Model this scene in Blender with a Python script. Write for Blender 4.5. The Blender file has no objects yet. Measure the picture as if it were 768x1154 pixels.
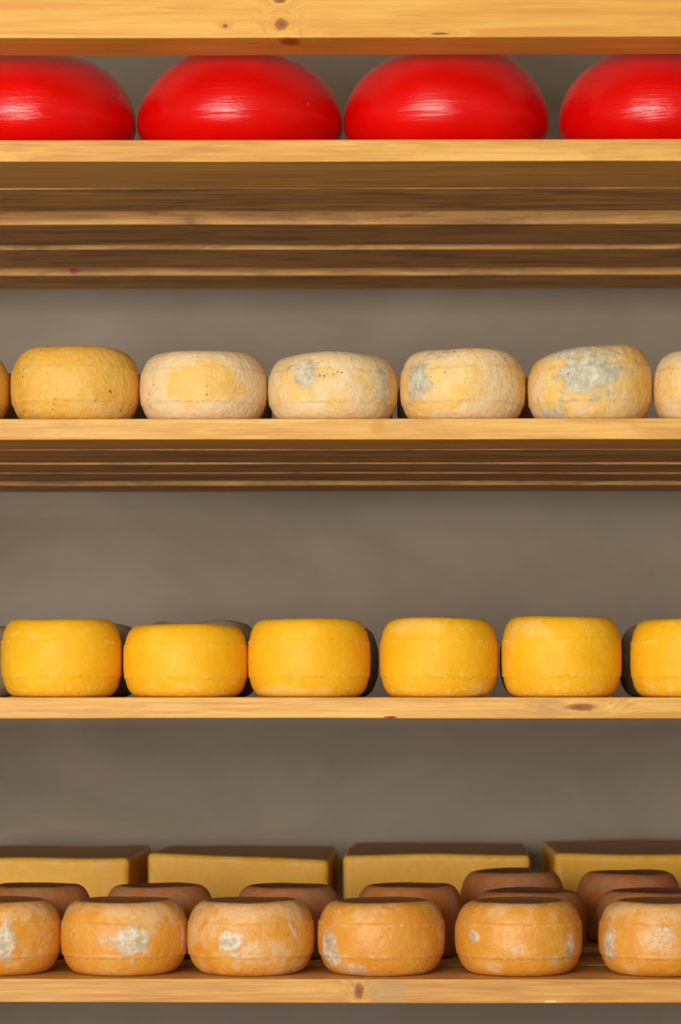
import bpy, bmesh, math, random
from mathutils import Vector, Matrix, noise
random.seed(7)
S = bpy.context.scene
COL = S.collection
# ------------------------------------------------------------------ camera
D = 4.0                      # camera to the front of the rack
PX = 0.00127                 # metres per photo pixel at the rack front
F = D / PX
YAW = math.radians(0.6)
VPX, HOR = 490.0, 785.0      # vanishing point of the depth lines
cam = bpy.data.cameras.new('camera')
cam.sensor_width = 36.0
cam.lens = F / 1154 * 36.0
cam.shift_x = -(VPX - 384 - F * math.tan(YAW)) / 1154
cam.shift_y = (HOR - 577) / 1154
co = bpy.data.objects.new('camera', cam)
co.location = (0, -D, 0)
co.rotation_euler = (math.radians(90), 0, YAW)
COL.objects.link(co)
S.camera = co
cam.dof.use_dof = True
cam.dof.focus_distance = 4.05
cam.dof.aperture_fstop = 5.6
cam.clip_start = 0.05

def wx(px, y):
    """world x of the photo column px at depth y"""
    t = (px - VPX) / F + math.tan(YAW)
    a = math.atan(t) - YAW
    return (D + y) * math.tan(a)

# ------------------------------------------------------------------ nodes
def new_mat(name):
    m = bpy.data.materials.new(name)
    m.use_nodes = True
    nt = m.node_tree
    nt.nodes.clear()
    out = nt.nodes.new('ShaderNodeOutputMaterial')
    b = nt.nodes.new('ShaderNodeBsdfPrincipled')
    nt.links.new(b.outputs[0], out.inputs[0])
    return m, nt, b

class N:
    def __init__(s, nt):
        s.nt = nt
    def _set(s, sock, v):
        if hasattr(v, 'is_output') or isinstance(v, bpy.types.NodeSocket):
            s.nt.links.new(v, sock)
        elif v is not None:
            if isinstance(v, (tuple, list)) and len(v) == 3 and sock.type == 'RGBA':
                v = (*v, 1)
            sock.default_value = v
    def math(s, op, a, b=None, c=None, clamp=False):
        n = s.nt.nodes.new('ShaderNodeMath'); n.operation = op; n.use_clamp = clamp
        for i, v in enumerate((a, b, c)):
            if v is not None: s._set(n.inputs[i], v)
        return n.outputs[0]
    def vmath(s, op, a, b=None):
        n = s.nt.nodes.new('ShaderNodeVectorMath'); n.operation = op
        s._set(n.inputs[0], a)
        if b is not None: s._set(n.inputs[1], b)
        return n.outputs['Value'] if op in ('LENGTH', 'DISTANCE') else n.outputs[0]
    def noise(s, vec, scale, detail=5, rough=0.55, dist=0.0, color=False):
        n = s.nt.nodes.new('ShaderNodeTexNoise')
        s._set(n.inputs['Vector'], vec)
        n.inputs['Scale'].default_value = scale; n.inputs['Detail'].default_value = detail
        n.inputs['Roughness'].default_value = rough; n.inputs['Distortion'].default_value = dist
        return n.outputs['Color' if color else 'Fac']
    def voro(s, vec, scale):
        n = s.nt.nodes.new('ShaderNodeTexVoronoi')
        s._set(n.inputs['Vector'], vec); n.inputs['Scale'].default_value = scale
        return n.outputs['Distance'], n.outputs['Color']
    def step(s, v, lo, hi, a=0.0, b=1.0):
        n = s.nt.nodes.new('ShaderNodeMapRange'); n.interpolation_type = 'SMOOTHSTEP'
        s._set(n.inputs['Value'], v)
        n.inputs['From Min'].default_value = lo; n.inputs['From Max'].default_value = hi
        n.inputs['To Min'].default_value = a; n.inputs['To Max'].default_value = b
        return n.outputs[0]
    def mix(s, f, a, b, mode='MIX'):
        n = s.nt.nodes.new('ShaderNodeMix'); n.data_type = 'RGBA'; n.blend_type = mode
        s._set(n.inputs[0], f); s._set(n.inputs[6], a); s._set(n.inputs[7], b)
        return n.outputs[2]
    def obj(s):
        n = s.nt.nodes.new('ShaderNodeTexCoord'); return n.outputs['Object']
    def rnd(s):
        n = s.nt.nodes.new('ShaderNodeObjectInfo'); return n.outputs['Random']
    def scale(s, vec, sc):
        n = s.nt.nodes.new('ShaderNodeMapping'); s._set(n.inputs['Vector'], vec)
        n.inputs['Scale'].default_value = sc
        return n.outputs[0]
    def attr(s, name):
        n = s.nt.nodes.new('ShaderNodeAttribute'); n.attribute_name = name
        sp = s.nt.nodes.new('ShaderNodeSeparateColor')
        s.nt.links.new(n.outputs['Color'], sp.inputs[0])
        return sp.outputs[0], sp.outputs[1], sp.outputs[2], n.outputs['Alpha']
    def bump(s, h, strength, dist, prev=None):
        n = s.nt.nodes.new('ShaderNodeBump')
        n.inputs['Strength'].default_value = strength; n.inputs['Distance'].default_value = dist
        s._set(n.inputs['Height'], h)
        if prev is not None: s.nt.links.new(prev, n.inputs['Normal'])
        return n.outputs[0]

def rgb(r, g, b):
    """display colour (0-255) to linear"""
    f = lambda c: (c / 12.92) if c <= 0.04045 else ((c + 0.055) / 1.055) ** 2.4
    return (f(r / 255), f(g / 255), f(b / 255))

def seeded(n):
    off = n.math('MULTIPLY', n.rnd(), 37.0)
    cmb = n.nt.nodes.new('ShaderNodeCombineXYZ')
    for i in range(3): n.nt.links.new(off, cmb.inputs[i])
    return n.vmath('ADD', n.obj(), cmb.outputs[0])

def rind(name, c1, c2, bloom, mold_a, mold_b, top, rough=0.55, speck=None, speck_amt=0.5,
         spec=0.4, bump=0.6, bloom_soft=0.3, streak=None, coat=0.0, c3=None, mottle=0.25):
    m, nt, b = new_mat(name); n = N(nt)
    v = seeded(n)
    R, G, B, A = n.attr('mask')
    base = n.mix(n.step(n.noise(v, 17, 6, 0.6), 0.36, 0.66), c1, c2)
    # bloom
    nb = n.math('SUBTRACT', n.noise(v, 34, 8, 0.68, 0.4), 0.5)
    fb = n.step(n.math('MULTIPLY_ADD', nb, 2.3, R), 0.5 - bloom_soft, 0.5 + bloom_soft)
    colr = n.mix(n.math('MULTIPLY', fb, 0.88), base, bloom)
    # small pale crumbs, strongest where A says
    vs = n.scale(v, (1, 1, 0.8))
    nc = n.math('SUBTRACT', n.noise(vs, 150, 6, 0.7, 0.6), 0.5)
    fc = n.step(n.math('MULTIPLY_ADD', nc, 3.4, A), 0.55, 0.95)
    colr = n.mix(n.math('MULTIPLY', fc, 0.6), colr, streak or bloom)
    # fine mottling of the skin
    fine = n.step(n.noise(v, 130, 8, 0.72, 0.5), 0.34, 0.66)
    colr = n.mix(n.math('MULTIPLY', fine, mottle), colr, c3 or c2)
    # top tone: part real brown rind, part shade painted into the colour
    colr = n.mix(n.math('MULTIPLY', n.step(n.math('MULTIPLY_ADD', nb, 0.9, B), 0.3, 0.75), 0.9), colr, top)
    # mold, its pale tones also painted to stand in for glints
    nm = n.math('SUBTRACT', n.noise(v, 62, 8, 0.72, 0.8), 0.5)
    fm = n.step(n.math('MULTIPLY_ADD', nm, 1.3, G), 0.22, 0.95)
    mc = n.mix(n.step(n.noise(v, 75, 8, 0.75), 0.34, 0.68), mold_a, mold_b)
    colr = n.mix(n.math('MULTIPLY', fm, 0.93), colr, mc)
    if speck:
        d, c = n.voro(n.vmath('ADD', v, n.scale(n.noise(v, 120, 3, color=True), (.006, .006, .006))), 150)
        sep = nt.nodes.new('ShaderNodeSeparateColor'); nt.links.new(c, sep.inputs[0])
        clump = n.step(n.noise(v, 18, 3), 0.46, 0.66)
        thr = n.math('MULTIPLY', n.math('MULTIPLY', sep.outputs[0], clump), 0.62 * speck_amt)
        fs = n.math('LESS_THAN', d, thr)
        side = n.math('SUBTRACT', 1.0, B, clamp=True)
        colr = n.mix(n.math('MULTIPLY', n.math('MULTIPLY', fs, side), 0.7), colr, speck)
    nt.links.new(colr, b.inputs['Base Color'])
    rg = n.math('MULTIPLY_ADD', n.noise(v, 60, 4), 0.24, rough - 0.12)
    nt.links.new(rg, b.inputs['Roughness'])
    b.inputs['Specular IOR Level'].default_value = spec
    if coat:
        b.inputs['Coat Weight'].default_value = coat; b.inputs['Coat Roughness'].default_value = 0.25
    b.inputs['Subsurface Weight'].default_value = 0.08
    b.inputs['Subsurface Radius'].default_value = (0.012, 0.006, 0.002)
    b.inputs['Subsurface Scale'].default_value = 0.5
    h = n.math('ADD', n.math('MULTIPLY', n.noise(v, 70, 6, 0.65), 1.0),
               n.math('ADD', n.math('MULTIPLY', fm, 0.35), n.math('MULTIPLY', n.noise(v, 22, 3), 0.8)))
    nt.links.new(n.bump(h, bump, 0.0035), b.inputs['Normal'])
    return m

M = {}
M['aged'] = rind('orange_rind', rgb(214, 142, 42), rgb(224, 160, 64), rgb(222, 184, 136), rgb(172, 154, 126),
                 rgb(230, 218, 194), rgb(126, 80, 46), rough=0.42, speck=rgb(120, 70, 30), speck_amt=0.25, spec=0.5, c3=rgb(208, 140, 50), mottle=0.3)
M['brown'] = rind('brown_rind', rgb(178, 100, 40), rgb(186, 116, 56), rgb(168, 122, 88), rgb(120, 106, 90),
                  rgb(170, 150, 128), rgb(112, 72, 46), rough=0.55)
M['pale'] = rind('pale_rind', rgb(234, 186, 92), rgb(236, 200, 122), rgb(232, 208, 168), rgb(162, 158, 136),
                 rgb(216, 212, 192), rgb(206, 184, 140), rough=0.5, speck=rgb(112, 66, 26), speck_amt=0.46, spec=0.45, bump=0.85, c3=rgb(208, 164, 92), mottle=0.22)
M['mustard'] = rind('mustard_rind', rgb(222, 164, 40), rgb(228, 176, 66), rgb(224, 188, 118), rgb(168, 150, 110),
                    rgb(232, 214, 170), rgb(196, 140, 46), rough=0.45, speck=rgb(96, 56, 22), speck_amt=0.6, spec=0.5, bump=0.85, c3=rgb(226, 190, 112), mottle=0.4)
M['yellow'] = rind('yellow_rind', rgb(234, 172, 16), rgb(240, 182, 28), rgb(236, 190, 92), rgb(226, 190, 110),
                   rgb(240, 214, 150), rgb(196, 128, 20), rough=0.55, spec=0.3, bump=0.35, streak=rgb(244, 212, 130), bloom_soft=0.25)
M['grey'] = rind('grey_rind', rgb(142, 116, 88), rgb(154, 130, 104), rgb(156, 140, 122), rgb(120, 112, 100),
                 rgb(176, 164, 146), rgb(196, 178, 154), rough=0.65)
M['block'] = rind('block_rind', rgb(228, 164, 20), rgb(232, 174, 36), rgb(228, 186, 96), rgb(170, 120, 40),
                  rgb(200, 160, 90), rgb(150, 104, 40), rough=0.5, bump=0.25)

def wax():
    m, nt, b = new_mat('red_wax'); n = N(nt)
    v = seeded(n)
    colr = n.mix(n.step(n.noise(v, 11, 4), 0.35, 0.7), rgb(214, 6, 4), rgb(226, 10, 8))
    d, c = n.voro(v, 60)
    sep = nt.nodes.new('ShaderNodeSeparateColor'); nt.links.new(c, sep.inputs[0])
    fs = n.math('LESS_THAN', d, n.math('MULTIPLY', n.math('GREATER_THAN', sep.outputs[0], 0.93), 0.09))
    colr = n.mix(fs, colr, rgb(228, 90, 90))
    nt.links.new(colr, b.inputs['Base Color'])
    # brush strokes run round the wheel
    st = n.scale(v, (1.0, 1.0, 9.0))
    s1 = n.noise(st, 14, 6, 0.7, 0.7)
    s2 = n.noise(n.scale(v, (2, 2, 30)), 8, 4, 0.6, 0.3)
    nt.links.new(n.math('MULTIPLY_ADD', s1, 0.2, 0.06), b.inputs['Roughness'])
    b.inputs['Specular IOR Level'].default_value = 0.5
    b.inputs['Subsurface Weight'].default_value = 0.0
    h = n.math('ADD', n.math('MULTIPLY', s1, 0.8), n.math('MULTIPLY', s2, 0.5))
    nt.links.new(n.bump(h, 0.4, 0.003), b.inputs['Normal'])
    return m
M['wax'] = wax()

def wood(name, light, dark, knots=(), stains=(), rough=0.5, blot=0.35, blotcol=None, spec=0.35):
    """knots: (x, y, z, rx, rz) in the plank's own metres"""
    m, nt, b = new_mat(name); n = N(nt)
    o = n.obj(); v = seeded(n)
    warp = None
    for (kx, ky, kz, rx, rz) in knots:
        d = n.vmath('LENGTH', n.scale(n.vmath('SUBTRACT', o, (kx, ky, kz)), (1 / (rx * 2.6), 1 / 0.05, 1 / (rz * 2.6))))
        w = n.step(d, 0.0, 1.6, 0.018, 0.0)
        warp = w if warp is None else n.math('ADD', warp, w)
    if warp is not None:
        cmb = nt.nodes.new('ShaderNodeCombineXYZ')
        nt.links.new(warp, cmb.inputs[1]); nt.links.new(warp, cmb.inputs[2])
        v = n.vmath('ADD', v, cmb.outputs[0])
    g1 = n.noise(n.scale(v, (1.3, 26, 26)), 3.0, 7, 0.62, 0.5)
    g2 = n.noise(n.scale(v, (5, 170, 170)), 2.2, 4, 0.6, 0.2)
    rings = n.noise(n.scale(v, (0.6, 60, 60)), 1.6, 3, 0.5, 0.3)
    f = n.math('ADD', n.math('MULTIPLY', g1, 0.55), n.math('ADD', n.math('MULTIPLY', g2, 0.34), n.math('MULTIPLY', rings, 0.3)))
    colr = n.mix(n.step(f, 0.46, 0.76), light, dark)
    bl = n.noise(n.scale(v, (1.6, 9, 9)), 3.2, 8, 0.7, 0.7)
    colr = n.mix(n.math('MULTIPLY', n.step(bl, 0.43, 0.66), blot), colr, blotcol or dark)
    for (sx, sy, sz, rx, rz, sc, amt) in stains:
        d = n.vmath('LENGTH', n.scale(n.vmath('SUBTRACT', o, (sx, sy, sz)), (1 / rx, 1 / 0.04, 1 / rz)))
        d = n.math('ADD', d, n.math('MULTIPLY', n.math('SUBTRACT', g1, 0.5), 1.2))
        colr = n.mix(n.step(d, 0.6, 1.1, amt, 0.0), colr, sc)
    for (kx, ky, kz, rx, rz) in knots:
        d = n.vmath('LENGTH', n.scale(n.vmath('SUBTRACT', o, (kx, ky, kz)), (1 / rx, 1 / 0.03, 1 / rz)))
        d = n.math('ADD', d, n.math('MULTIPLY', n.math('SUBTRACT', n.noise(o, 120, 3), 0.5), 0.7))
        ring = n.math('MULTIPLY_ADD', n.math('SINE', n.math('MULTIPLY', d, 9.0)), 0.08, 0.84)
        colr = n.mix(n.math('MULTIPLY', n.step(d, 0.55, 1.15, 1.0, 0.0), ring), colr, rgb(122, 54, 16))
    nt.links.new(colr, b.inputs['Base Color'])
    nt.links.new(n.math('MULTIPLY_ADD', g2, 0.25, rough - 0.1), b.inputs['Roughness'])
    b.inputs['Specular IOR Level'].default_value = spec
    nt.links.new(n.bump(f, 0.25, 0.002), b.inputs['Normal'])
    return m

def plaster():
    m, nt, b = new_mat('taupe_plaster'); n = N(nt)
    o = n.obj()
    f = n.step(n.noise(n.scale(o, (1, 1, 1.6)), 2.4, 6, 0.6, 0.6), 0.3, 0.7)
    c = n.mix(f, rgb(146, 134, 119), rgb(158, 146, 132))
    f2 = n.step(n.noise(o, 9, 7, 0.7), 0.55, 0.8)
    c = n.mix(n.math('MULTIPLY', f2, 0.35), c, rgb(140, 127, 111))
    nt.links.new(c, b.inputs['Base Color'])
    b.inputs['Roughness'].default_value = 0.75
    b.inputs['Specular IOR Level'].default_value = 0.25
    nt.links.new(n.bump(n.noise(o, 30, 7, 0.65), 0.3, 0.004), b.inputs['Normal'])
    return m
M['plaster'] = plaster()

def simple(name, c, rough=0.5, var=0.12):
    m, nt, b = new_mat(name); n = N(nt)
    o = n.obj()
    d = tuple(x * (1 - var) for x in c)
    nt.links.new(n.mix(n.noise(o, 20, 5), c, d), b.inputs['Base Color'])
    b.inputs['Roughness'].default_value = rough
    return m
M['redspot'] = simple('red_wax_drip', rgb(176, 20, 22), 0.35)
M['floor'] = simple('stone_floor', rgb(120, 104, 88), 0.7)
M['ceiling'] = simple('painted_ceiling', rgb(206, 198, 186), 0.8)

# ------------------------------------------------------------------ tagging
def tag(o, label=None, cat=None, group=None, kind=None):
    if label: o['label'] = label
    if cat: o['category'] = cat
    if group: o['group'] = group
    if kind: o['kind'] = kind
    return o

def link(name, me, mat, loc=(0, 0, 0), parent=None):
    o = bpy.data.objects.new(name, me)
    if mat: me.materials.append(mat)
    o.location = loc
    COL.objects.link(o)
    if parent: o.parent = parent
    return o

# ------------------------------------------------------------------ shapes
def sstep(a, b, x):
    t = max(0.0, min(1.0, (x - a) / (b - a)))
    return t * t * (3 - 2 * t)

def wheel_mesh(name, R, h, x, y, seed, flat=0.66, e=0.8, seam=0.0008, wob=0.012, dip=0.002, tilt=0.0,
               patches=(), blooms=(), base_bloom=0.2, shoulder=0.35, crumbs=0.15, crumb_low=0.3, crumb_seam=0.4,
               top=1.0, n_a=150, n_s=64, topwob=0.006, mid=0.5, low=None, low_sh=0.8):
    """lathe of a pressed wheel. patches/blooms: (u, v, ru, rv, amount) with u,v on the face that looks at the camera."""
    rb = R * flat
    rl = R * (low or flat)
    prof = []
    for i in range(1, 7): prof.append((rl * i / 7, 0.0))
    for i in range(n_s + 1):
        ph = -math.pi / 2 + math.pi * i / n_s
        c, s = math.cos(ph), math.sin(ph)
        q = rb if s > 0 else rl
        r = q + (R - q) * max(c, 0) ** e
        z = h * mid + (h * (1 - mid) * s ** e if s > 0 else -h * mid * (-s) ** e)
        prof.append((r, z))
    for i in range(1, 10):
        k = i / 10
        prof.append((rb * (1 - k), h - dip * sstep(0.04, 0.22, k)))
    acam = math.atan2(-x, D + y)
    def pp(P):
        out = []
        for (u, v, ru, rv, am) in P:
            out.append((acam + math.asin(max(-0.97, min(0.97, u))), h * (1 - v), ru * R, rv * h, am))
        return out
    PM, PB = pp(patches), pp(blooms)
    sx, sy, sz = seed * 3.17, seed * 1.31, seed * 7.7
    verts, mask = [], []
    zs1, zs2 = h * 0.71, h * 0.27
    for (r, z) in prof:
        for j in range(n_a):
            a = 2 * math.pi * j / n_a
            ca, sa = math.sin(a), -math.cos(a)
            lo = noise.noise((ca * 0.9 + sx, sa * 0.9 + sy, z / h * 0.8 + sz))
            mid = noise.noise((ca * 2.6 + sy, sa * 2.6 + sz, z / h * 2.2 + sx))
            rr = r * (1 + wob * lo + wob * 0.35 * mid)
            zz = z
            side = r > rb * 1.02
            if side and seam:
                for zs in (zs1, zs2):
                    w = 0.55 + 0.9 * noise.noise((ca * 3 + sz, sa * 3 + zs * 40, sx))
                    q = (z - zs - 0.0012 * noise.noise((ca * 2, sa * 2, seed))) / (h * 0.016)
                    rr += seam * max(0, w) * math.exp(-q * q)
                    # belly stands proud of the shoulders by a hair
                rr += seam * 0.7 * (sstep(zs2 - h * .02, zs2 + h * .02, z) - sstep(zs1 - h * .02, zs1 + h * .02, z))
            kz = z / h
            zz += kz * topwob * noise.noise((ca * 1.1 * r / R + sy, sa * 1.1 * r / R + sx, seed)) * (h / 0.1)
            zz += kz * tilt * h * (rr * ca / R)
            verts.append((rr * ca, rr * sa, zz))
            bl = base_bloom + shoulder * (sstep(0.66, 0.9, kz) + low_sh * (1 - sstep(0.06, 0.32, kz)))
            bl += 0.22 * noise.noise((ca * 1.4 + sz, sa * 1.4 + sx, kz * 1.5 + sy))
            mo = 0.0
            for (pa, pz, ru, rv, am) in PM:
                da = (a - pa + math.pi) % (2 * math.pi) - math.pi
                d = math.hypot(da * R / ru, (z - pz) / rv)
                if d < 2.5: d *= 1 + 0.5 * noise.noise((ca * R * 55 + sx, sa * R * 55, z * 55 + sy)) + 0.35 * noise.noise((ca * R * 150, sa * R * 150 + sx, z * 150))
                mo = max(mo, am * (1 - sstep(0.35, 1.4, d)))
            for (pa, pz, ru, rv, am) in PB:
                da = (a - pa + math.pi) % (2 * math.pi) - math.pi
                d = math.hypot(da * R / ru, (z - pz) / rv)
                bl += am * (1 - sstep(0.4, 1.3, d))
            seamk = math.exp(-((z - zs1) / (h * .03)) ** 2) + math.exp(-((z - zs2) / (h * .03)) ** 2) if side else 0
            cr = crumbs + crumb_seam * seamk + crumb_low * (1 - sstep(0.08, 0.3, kz))
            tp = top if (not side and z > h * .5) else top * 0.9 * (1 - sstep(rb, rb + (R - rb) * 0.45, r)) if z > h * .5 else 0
            mask.append((max(0, min(1, bl)), mo, tp, max(0, min(1, cr))))
    faces = []
    for i in range(len(prof) - 1):
        for j in range(n_a):
            k = (j + 1) % n_a
            faces.append((i * n_a + j, i * n_a + k, (i + 1) * n_a + k, (i + 1) * n_a + j))
    cb, ct = len(verts), len(verts) + 1
    verts += [(0, 0, 0), (0, 0, h - dip)]
    mask += [(0, 0, 0, 0), (0.3, 0, top, 0.2)]
    L = (len(prof) - 1) * n_a
    for j in range(n_a):
        k = (j + 1) % n_a
        faces.append((cb, k, j)); faces.append((ct, L + j, L + k))
    me = bpy.data.meshes.new(name)
    me.from_pydata(verts, [], faces)
    at = me.attributes.new('mask', 'FLOAT_COLOR', 'POINT')
    at.data.foreach_set('color', [c for q in mask for c in q])
    me.polygons.foreach_set('use_smooth', [True] * len(me.polygons))
    me.update()
    return me

def block_mesh(name, L, W, H, rad, seed, edge=0.5, slump=0.0):
    """loaf-shaped cheese block with rounded edges; base at z 0"""
    bm = bmesh.new()
    bmesh.ops.create_cube(bm, size=1)
    bmesh.ops.subdivide_edges(bm, edges=bm.edges[:], cuts=30, use_grid_fill=True)
    lay = bm.verts.layers.float_color.new('mask')
    hx, hy, hz = L / 2, W / 2, H / 2
    for v in bm.verts:
        # crowd the grid towards the edges
        f = lambda t: math.copysign(0.5 * (1 - (1 - abs(t) * 2) ** 1.7), t)
        p = Vector((f(v.co.x) * L, f(v.co.y) * W, f(v.co.z) * H))
        q = Vector((max(-hx + rad, min(hx - rad, p.x)), max(-hy + rad, min(hy - rad, p.y)), max(-hz + rad, min(hz - rad, p.z))))
        d = p - q
        if d.length > 1e-9: p = q + d.normalized() * rad
        lo = noise.noise((p.x * 6 + seed, p.y * 6, p.z * 6))
        near = min(hx - abs(p.x), 9) < rad * 1.2, min(hy - abs(p.y), 9) < rad * 1.2, min(hz - abs(p.z), 9) < rad * 1.2
        bl = edge if sum(near) >= 2 else 0.0
        kz = (p.z + hz) / H
        p.z += kz * 0.004 * lo - kz * slump * (p.x / hx) * (0.5 - p.y / W)
        p.x *= 1 + 0.01 * (kz - 0.5) + 0.004 * lo
        v[lay] = (bl, 0, 1.0 if kz > 0.985 else 0.0, 0.12)  # top face masked for a browner colour that carries its shade
        v.co = p + Vector((0, 0, hz))
    me = bpy.data.meshes.new(name)
    bm.to_mesh(me); bm.free()
    me.polygons.foreach_set('use_smooth', [True] * len(me.polygons))
    return me

def box_bm(bm, x0, x1, y0, y1, z0, z1, bev=0.002, cuts=0, wav=0.0, seed=0):
    b = bmesh.new()
    bmesh.ops.create_cube(b, size=1)
    for v in b.verts:
        v.co = Vector((x0 + (v.co.x + .5) * (x1 - x0), y0 + (v.co.y + .5) * (y1 - y0), z0 + (v.co.z + .5) * (z1 - z0)))
    if bev: bmesh.ops.bevel(b, geom=b.edges[:], offset=bev, segments=2, affect='EDGES', profile=0.6)
    if cuts:
        for i in range(1, cuts):
            xx = x0 + (x1 - x0) * i / cuts
            bmesh.ops.bisect_plane(b, geom=b.verts[:] + b.edges[:] + b.faces[:], plane_co=(xx, 0, 0), plane_no=(1, 0, 0))
        for v in b.verts:
            k = noise.noise((v.co.x * 2.3 + seed, seed * 1.7, 0.3)); k2 = noise.noise((v.co.x * 2.9 + seed, seed, 5.3))
            v.co.z += wav * k * (1.0 if v.co.z < (z0 + z1) / 2 else 0.0)
            v.co.y += wav * k2
    t = bpy.data.meshes.new('tmp'); b.to_mesh(t); b.free()
    bm.from_mesh(t); bpy.data.meshes.remove(t)

def box_obj(name, dims, mat, parent=None, loc=(0, 0, 0), **k):
    bm = bmesh.new(); box_bm(bm, *dims, **k)
    me = bpy.data.meshes.new(name); bm.to_mesh(me); bm.free()
    return link(name, me, mat, loc, parent)

# ------------------------------------------------------------------ setting
WALL_Y = 1.62
FLOOR_Z, CEIL_Z = -1.05, 1.95
def slab(name, dims, mat):
    return tag(box_obj(name, dims, mat, bev=0), kind='structure')
slab('wall_back', (-3.2, 3.2, WALL_Y, WALL_Y + 0.2, FLOOR_Z, CEIL_Z), M['plaster'])
slab('floor', (-3.2, 3.2, -6.2, WALL_Y, FLOOR_Z - 0.1, FLOOR_Z), M['floor'])
slab('ceiling', (-3.2, 3.2, -6.2, WALL_Y, CEIL_Z, CEIL_Z + 0.1), M['ceiling'])

# ------------------------------------------------------------------ rack
XL, XR = -1.30, 0.96
SH = [0.7976, 0.3981, -0.0010, -0.4045]      # tops of the four shelves
TH = [0.0315, 0.0300, 0.0305, 0.0340]
LIGHT, DARK = rgb(228, 180, 94), rgb(200, 142, 62)
beam_x = (XL + XR) / 2
bx = lambda px: wx(px, -0.1136) - beam_x
bz = lambda py: (HOR - py) * PX * 0.9716 - 0.9168
beam_mat = wood('beam_pine', rgb(222, 170, 80), rgb(204, 142, 56),
                knots=[(bx(317), -0.1136, bz(27), 0.011, 0.009), (bx(254), -0.1136, bz(28.5), 0.004, 0.003), (bx(316), -0.1136, bz(0), 0.010, 0.004),
                       (bx(326), -0.09, bz(44), 0.018, 0.005), (bx(496), -0.1136, bz(38), 0.016, 0.002)], blot=0.3, rough=0.42)
post_mat = wood('post_pine', LIGHT, DARK)
tag(box_obj('wooden_crossbeam', (XL - 0.09 - beam_x, XR + 0.09 - beam_x, -0.1136, -0.006, 0, 0.1835), beam_mat, loc=(beam_x, 0, 0.9168), bev=0.003,
            cuts=40, wav=0.0008, seed=3), 'thick knotty pine crossbeam along the top, in front of the red cheeses', 'wooden beam')
for px0, lab in ((XL - 0.072, 'pine end frame carrying the left ends of all the shelf planks'), (XR + 0.002, 'pine end frame carrying the right ends of all the shelf planks')):
    fr = bpy.data.objects.new('rack_end_frame', None); COL.objects.link(fr)
    fr.location = (px0 + 0.035, 0.75, FLOOR_Z)
    tag(fr, lab, 'rack frame', 'end frames of the cheese rack')
    for y0 in (-0.006, 1.44):
        box_obj('post', (-0.035, 0.035, y0 - 0.75, y0 - 0.68, 0, 1.2 - FLOOR_Z), post_mat, fr, bev=0.003)
    for z, t in zip(SH, TH):
        xa = -0.035 if px0 < 0 else -0.042
        box_obj('cleat', (xa, xa + 0.077, 0.066 - 0.75, 1.438 - 0.75, z - t - 0.045 - FLOOR_Z, z - t - FLOOR_Z), post_mat, fr, bev=0.002)

PL = {0: [(0, .210), (.217, .410), (.534, .739), (.786, .994), (1.078, 1.250)],
      1: [(0, .158), (.178, .394), (.426, .585), (.618, .774), (.874, 1.02)],
      2: [(0, .208), (.220, .420), (.470, .675), (.730, .935), (1.00, 1.20)],
      3: [(0, .208), (.222, .430), (.520, .730), (.790, .990), (1.03, 1.43)]}
WHERE = ['shelf under the red cheeses', 'shelf under the pale mouldy wheels', 'shelf under the smooth yellow wheels', 'lowest shelf, under the orange wheels']
ORD = ['bright pine front plank of the', 'second pine plank from the front of the', 'middle pine plank of the', 'fourth pine plank from the front of the', 'rearmost pine plank of the']
def zpl(py, s): return (HOR - py) * PX
wood_under = [wood('plank_pine_%d' % i, rgb(236 - 5 * i, 184 - 5 * i, 106 - 4 * i), rgb(182 - 6 * i, 130 - 4 * i, 72), blot=0.8, blotcol=rgb(132, 100, 68), rough=0.6) for i in range(3)]
FRONT_K = {0: [(wx(560, 0), 0.05, 0.0, 0.0, 0.0)], }
front_mats = [
    wood('front_pine_top', LIGHT, DARK, blot=0.4, blotcol=rgb(168, 112, 56)),
    wood('front_pine_second', LIGHT, DARK, blot=0.4, blotcol=rgb(168, 112, 56), stains=[(wx(426, 0), 0, (HOR - 480.5) * PX - SH[1], .011, .014, rgb(200, 140, 60), .7)]),
    wood('front_pine_third', LIGHT, DARK, blot=0.4, blotcol=rgb(168, 112, 56), knots=[(wx(655, 0), 0, (HOR - 797) * PX - SH[2], 0.024, 0.006)],
         stains=[(wx(620, 0), 0, (HOR - 797) * PX - SH[2], .026, .016, rgb(186, 142, 90), .55)]),
    wood('front_pine_lowest', rgb(216, 164, 84), rgb(184, 126, 56), blot=0.4, blotcol=rgb(168, 112, 56), knots=[(wx(405, 0), 0, (HOR - 1117) * PX - SH[3], 0.008, 0.012)],
         stains=[(wx(437, 0), 0, (HOR - 1117) * PX - SH[3], .034, .03, rgb(176, 138, 92), .6), (wx(621, 0), 0, (HOR - 1128.5) * PX - SH[3], .010, .0022, rgb(226, 206, 176), .7)]),
]
planks = {}
for s in range(4):
    for i, (y0, y1) in enumerate(PL[s]):
        mat = front_mats[s] if i == 0 else wood_under[(i + s) % 3]
        o = box_obj('shelf_plank', (XL, XR, y0, y1, -TH[s], 0), mat, loc=(0, 0, SH[s]), bev=0.0022,
                    cuts=36, wav=0.0012, seed=s * 5 + i)
        tag(o, ORD[i] + ' ' + WHERE[s], 'shelf plank', 'planks of the ' + WHERE[s].split(',')[0])
        planks[s, i] = o
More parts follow.
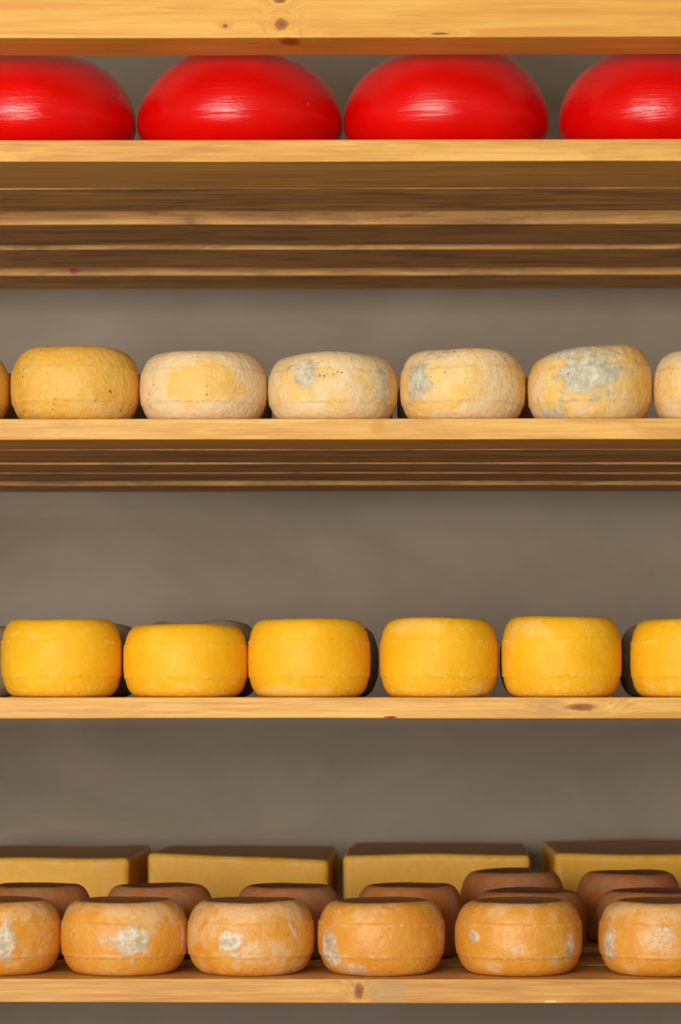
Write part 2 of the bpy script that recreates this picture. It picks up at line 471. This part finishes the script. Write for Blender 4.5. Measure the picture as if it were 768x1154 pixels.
# spilled wax
def blob(name, parent, x, y, z, sx, sy, sz):
    bm = bmesh.new(); bmesh.ops.create_icosphere(bm, subdivisions=3, radius=1)
    for v in bm.verts:
        k = 1 + 0.35 * noise.noise(v.co * 1.7 + Vector((x * 9, 1, 2)))
        v.co = Vector((v.co.x * sx * k, v.co.y * sy * k, v.co.z * sz * k))
    me = bpy.data.meshes.new(name); bm.to_mesh(me); bm.free()
    me.polygons.foreach_set('use_smooth', [True] * len(me.polygons))
    o = link(name, me, M['redspot'], (x, y, z), parent)
    o['label'] = 'dried drop of red wax'
blob('wax_drop', planks[0, 4], wx(84, 1.078), 1.078, (HOR - 304.5) * PX * (1 + 1.078 / D) - SH[0], .009, .002, .0045)
blob('wax_drop', planks[2, 0], wx(440, 0), 0.0, (HOR - 808) * PX - SH[2], .009, .001, .0014)

# ------------------------------------------------------------------ cheeses
def wheel(name, px0, px1, y, z, h, mat, label, group, seed, w_px=None, **k):
    """px0, px1: outline in the photo at depth y (centre of the wheel)"""
    x = wx((px0 + px1) / 2, y)
    R = (px1 - px0) / 2 / F * (D + y) * 0.998
    me = wheel_mesh(name, R, h, x, y, seed, **k)
    o = link(name, me, mat, (x, y, z))
    return tag(o, label, 'cheese wheel', group)

def dist_y(px_w):            # wheel pushed up near the front edge
    return px_w / 2 * PX * 1.08 + 0.006

# top shelf: red waxed wheels
G = 'red waxed cheese wheels on the top shelf'
RED = [(-79, 153, 'red waxed cheese wheel cut off by the left edge of the photo', 0.161),
       (155, 386, 'red waxed cheese wheel second from left, touching the third', 0.161),
       (387, 619, 'red waxed cheese wheel third from left, its top hidden by the beam', 0.166),
       (630, 862, 'red waxed cheese wheel at the right end, cut off by the photo edge', 0.162)]
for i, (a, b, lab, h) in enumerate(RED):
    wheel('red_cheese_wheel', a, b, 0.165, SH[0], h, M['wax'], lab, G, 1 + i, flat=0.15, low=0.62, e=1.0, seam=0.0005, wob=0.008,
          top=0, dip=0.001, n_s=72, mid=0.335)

# second shelf: mouldy pale wheels
G = 'mould-speckled pale wheels in front on the second shelf'
uv = lambda a, b, t, bt, L: [((px - (a + b) / 2) / ((b - a) / 2), (py - t) / (bt - t), rx / ((b - a) / 2), ry / (bt - t), am) for (px, py, rx, ry, am) in L]
ROW2 = [
 (-132, 10, 396, 'mustard', 'mustard yellow wheel, only a sliver at the left photo edge on the second shelf', 0.10, 0.15, [], [], 0),
 (13, 157, 392, 'mustard', 'mustard yellow wheel with dark specks and no grey mould, leftmost whole one on its shelf', 0.12, 0.12, [(35, 462, 20, 5, .45)], [(125, 455, 30, 12, .4)], 0),
 (158, 301, 395, 'pale', 'cream wheel with a yellow middle, between the mustard wheel and the grey-patched wheel', 0.42, 0.40, [], [(172, 430, 24, 60, .4), (288, 430, 22, 60, .4), (225, 428, 45, 24, -.45)], 0),
 (303, 448, 399, 'pale', 'cream wheel with a silvery patch at left of centre and grey mould at right', 0.34, 0.34, [(345, 424, 24, 17, .85), (432, 433, 20, 32, .7), (400, 402, 44, 7, .45)], [(310, 440, 25, 50, .3)], 0),
 (452, 592, 394, 'pale', 'cream wheel with silvery grey mould only on its left shoulder', 0.26, 0.30, [(473, 428, 20, 26, .9), (490, 402, 40, 7, .45)], [(560, 430, 40, 50, .15)], 0.0),
 (595, 735, 391, 'pale', 'lopsided wheel with a big silver grey mould patch across its front and top', 0.12, 0.25, [(664, 420, 42, 30, 1.0), (650, 396, 45, 14, .8), (622, 462, 24, 12, .7)], [(605, 440, 20, 40, .4)], 0.07),
 (737, 879, 394, 'pale', 'cream and yellow wheel cut off by the right photo edge on the second shelf', 0.28, 0.45, [(770, 398, 40, 8, .4)], [], 0),
]
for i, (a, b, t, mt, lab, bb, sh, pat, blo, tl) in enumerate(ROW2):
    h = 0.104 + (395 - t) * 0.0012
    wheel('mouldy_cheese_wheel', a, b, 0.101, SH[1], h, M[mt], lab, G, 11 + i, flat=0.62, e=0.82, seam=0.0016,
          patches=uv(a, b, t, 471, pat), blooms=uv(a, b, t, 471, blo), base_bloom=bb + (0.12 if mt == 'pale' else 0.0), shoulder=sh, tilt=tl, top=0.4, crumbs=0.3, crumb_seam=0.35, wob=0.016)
G = 'shaded wheels in the rear row of the second shelf'
BEH = ['shaded brown wheel glimpsed between the left-edge sliver and the mustard wheel', 'shaded brown wheel glimpsed right behind the mustard yellow wheel',
       'shaded brown wheel glimpsed behind the cream wheel with the yellow middle', 'shaded brown wheel glimpsed behind the cream wheel with two grey patches',
       'shaded brown wheel glimpsed behind the cream wheel mouldy on its left shoulder', 'shaded brown wheel glimpsed behind the lopsided silver-patched wheel']
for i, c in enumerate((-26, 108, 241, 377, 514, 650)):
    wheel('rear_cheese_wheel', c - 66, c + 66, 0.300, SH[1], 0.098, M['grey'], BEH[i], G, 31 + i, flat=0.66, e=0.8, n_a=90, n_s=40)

# third shelf: yellow wheels
G = 'smooth yellow wheels in front on the third shelf'
ROW3 = [
 (2, 137, 698, 'smooth yellow wheel at the left end with a pale seam line high on it', .1135),
 (140, 279, 704, 'lowest and brightest yellow wheel, second from the left, a grey wheel top showing above it', .106),
 (280, 417, 698, 'smooth yellow wheel third from left with a white dusting along its base', .1135),
 (429, 561, 697, 'yellow wheel fourth from left, two seam lines and a pale dusted upper left shoulder', .1145),
 (566, 700, 695, 'yellow wheel fifth from left, the tallest, standing over the knot in the plank', .117),
 (712, 846, 698, 'smooth yellow wheel cut off by the right photo edge on the third shelf', .1135)]
XB = [[(25, 715, 50, 4, .3)], [(200, 776, 60, 8, .3)], [(320, 780, 60, 8, .75)], [(470, 708, 45, 12, .5), (545, 778, 30, 10, .5)], [(600, 710, 35, 12, .4), (575, 725, 14, 50, .3)], [(720, 770, 30, 10, .3)]]
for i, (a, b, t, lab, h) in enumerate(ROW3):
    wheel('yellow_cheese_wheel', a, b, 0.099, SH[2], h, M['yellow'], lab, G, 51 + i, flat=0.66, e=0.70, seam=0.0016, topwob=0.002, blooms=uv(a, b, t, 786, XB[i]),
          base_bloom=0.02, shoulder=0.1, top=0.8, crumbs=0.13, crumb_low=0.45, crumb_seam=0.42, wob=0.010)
G = 'shaded grey wheels in the rear row of the third shelf'
BEH3 = ['dark grey wheel sliver at the left photo edge, beside the first yellow wheel', 'dark grey wheel glimpsed between the first and second yellow wheels',
        'dark grey wheel whose pale top shows above the lowest yellow wheel', 'dark grey wheel glimpsed right behind the yellow wheel with the white-dusted base',
        'dark grey wheel glimpsed behind the yellow wheel with two seam lines', 'dark grey wheel glimpsed behind the tallest yellow wheel',
        'dark grey wheel glimpsed just left of the right-edge yellow wheel']
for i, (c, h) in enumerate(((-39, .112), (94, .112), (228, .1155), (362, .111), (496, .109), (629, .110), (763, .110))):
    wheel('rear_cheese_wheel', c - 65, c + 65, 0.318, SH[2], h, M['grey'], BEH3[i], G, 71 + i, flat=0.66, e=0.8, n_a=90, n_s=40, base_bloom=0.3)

# lowest shelf: orange wheels, rear wheels and blocks
G = 'orange wheels in the front row of the lowest shelf'
ROW4 = [
 (-72, 69, 'orange wheel cut off by the left photo edge, a small ring mark at its right', .10, .36,
  [(5, 1057, 18, 24, .95), (50, 1051, 6, 2.2, .8), (50, 1063, 6, 2.2, .8), (44, 1057, 2.2, 7, .8), (56, 1057, 2.2, 7, .8)], [(20, 1075, 40, 20, .25)]),
 (69, 211, 'orange wheel with a round white mould patch in the middle of its front', .10, .40,
  [(147, 1058, 22, 23, 1.0), (120, 1055, 10, 12, .5), (204, 1058, 5, 24, .8), (84, 1047, 4, 2, .6), (81, 1053, 2, 6, .6), (88, 1053, 2, 6, .6)], [(180, 1040, 30, 18, .2)]),
 (212, 354, 'orange wheel with one bright white spot left of centre and a white dash at right', .26, .38,
  [(262, 1057, 17, 15, 1.1), (328, 1041, 4, 6, .8), (332, 1049, 4, 7, .9), (338, 1092, 14, 10, .55)], [(300, 1070, 40, 18, .3), (230, 1045, 30, 20, .25)]),
 (359, 501, 'orange wheel with a clean front and grey-white mould down its left side', .04, .36,
  [(372, 1068, 20, 30, .95), (392, 1092, 26, 9, .7)], [(455, 1060, 40, 22, -.25), (495, 1050, 10, 40, .4)]),
 (514, 656, 'deep orange wheel with a small pale spot upper left and grey mould at right', .02, .40,
  [(534, 1051, 9, 8, .75), (641, 1064, 14, 20, .75), (626, 1080, 10, 10, .5)], [(582, 1064, 12, 12, .5), (556, 1088, 14, 10, .5), (520, 1060, 5, 40, .4)]),
 (676, 818, 'orange wheel at right photo edge with a honeycomb of pale dots', .18, .40,
  [(688, 1060, 15, 24, .9)] + [(736 + 8 * i + 4 * (j % 2), 1042 + 7 * j, 3.2, 2.8, .85) for i in range(3) for j in range(4)], [(745, 1053, 24, 20, .4)])]
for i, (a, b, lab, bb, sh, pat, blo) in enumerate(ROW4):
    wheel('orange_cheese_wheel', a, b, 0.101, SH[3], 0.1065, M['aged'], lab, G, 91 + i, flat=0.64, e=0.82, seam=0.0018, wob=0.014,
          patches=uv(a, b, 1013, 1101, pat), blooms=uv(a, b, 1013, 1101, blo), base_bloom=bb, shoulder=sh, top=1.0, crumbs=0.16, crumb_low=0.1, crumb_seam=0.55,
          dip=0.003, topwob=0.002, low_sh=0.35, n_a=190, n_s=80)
G = 'brown-topped wheels in the rear rows of the lowest shelf'
REAR = [(43, .345, .112, 61, 'shaded brown wheel behind the left-edge orange wheel, in front of the leftmost block'),
        (180, .345, .112, 62, 'shaded brown wheel behind the gap between white-patched and white-spotted orange wheels'),
        (325, .345, .111, 60, 'shaded brown wheel standing between the white-spotted and clean-fronted orange wheels, second row'),
        (462, .345, .112, 61, 'shaded brown wheel directly behind the clean-fronted orange wheel'),
        (597, .325, .105, 65, 'shaded brown wheel directly behind the deep orange wheel, middle of three in depth'),
        (737, .325, .105, 65, 'shaded brown wheel directly behind the honeycomb-dotted wheel, middle of three in depth'),
        (578, .625, .117, 59, 'rearmost brown wheel right of centre, standing against the third yellow block'),
        (709, .625, .115, 59, 'rearmost brown wheel at right, standing against the right-edge yellow block')]
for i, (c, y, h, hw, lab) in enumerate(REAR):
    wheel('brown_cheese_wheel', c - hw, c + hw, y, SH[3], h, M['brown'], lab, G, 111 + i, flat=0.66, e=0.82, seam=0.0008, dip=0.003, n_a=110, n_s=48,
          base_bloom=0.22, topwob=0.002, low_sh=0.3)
G = 'yellow cheese blocks at the back of the lowest shelf'
# (front-left, front-right px, front y, depth, height, turn, slump, label)
BLK = [(-70, 147, 1.01, .36, .117, -0.015, 0.0, 'long yellow cheese block cut off by the left photo edge'),
       (168, 372, 1.01, .36, .118, -0.015, 0.006, 'long yellow cheese block second from the left, behind the wheel with a white spot'),
       (388, 599, 1.01, .43, .122, -0.01, 0.0, 'long yellow cheese block third from left, right of the narrow dark gap'),
       (624, 850, 1.01, .46, .123, 0.01, 0.0, 'long yellow cheese block cut off by the right photo edge')]
for i, (a, b, y, W, H, rz, sl, lab) in enumerate(BLK):
    x0, x1 = wx(a, y), wx(b, y)
    me = block_mesh('cheese_block', x1 - x0, W, H, 0.011, 5.0 * i + 1, slump=sl)
    o = link('cheese_block', me, M['block'], ((x0 + x1) / 2, y + W / 2, SH[3]))
    o.rotation_euler.z = rz
    tag(o, lab, 'cheese block', G)

# ------------------------------------------------------------------ light
w = bpy.data.worlds.new('World'); S.world = w; w.use_nodes = True
bg = w.node_tree.nodes['Background']
bg.inputs[0].default_value = (1.0, 0.93, 0.84, 1); bg.inputs[1].default_value = 0.25
def area(name, loc, target, sx, sy, power, col):
    l = bpy.data.lights.new(name, 'AREA'); l.shape = 'RECTANGLE'; l.size = sx; l.size_y = sy
    l.energy = power; l.color = col
    o = bpy.data.objects.new(name, l); o.location = loc
    o.rotation_euler = (Vector(target) - Vector(loc)).to_track_quat('-Z', 'Y').to_euler()
    COL.objects.link(o); return o
area('window_daylight', (-1.5, -4.7, 0.18), (0, 0.1, 0.25), 2.6, 1.35, 246, (1.0, 0.96, 0.87))

vs = S.view_settings
S.display_settings.display_device = 'sRGB'
vs.view_transform = 'Standard'; vs.look = 'None'; vs.exposure = 0.0; vs.gamma = 1.0; vs.use_curve_mapping = False
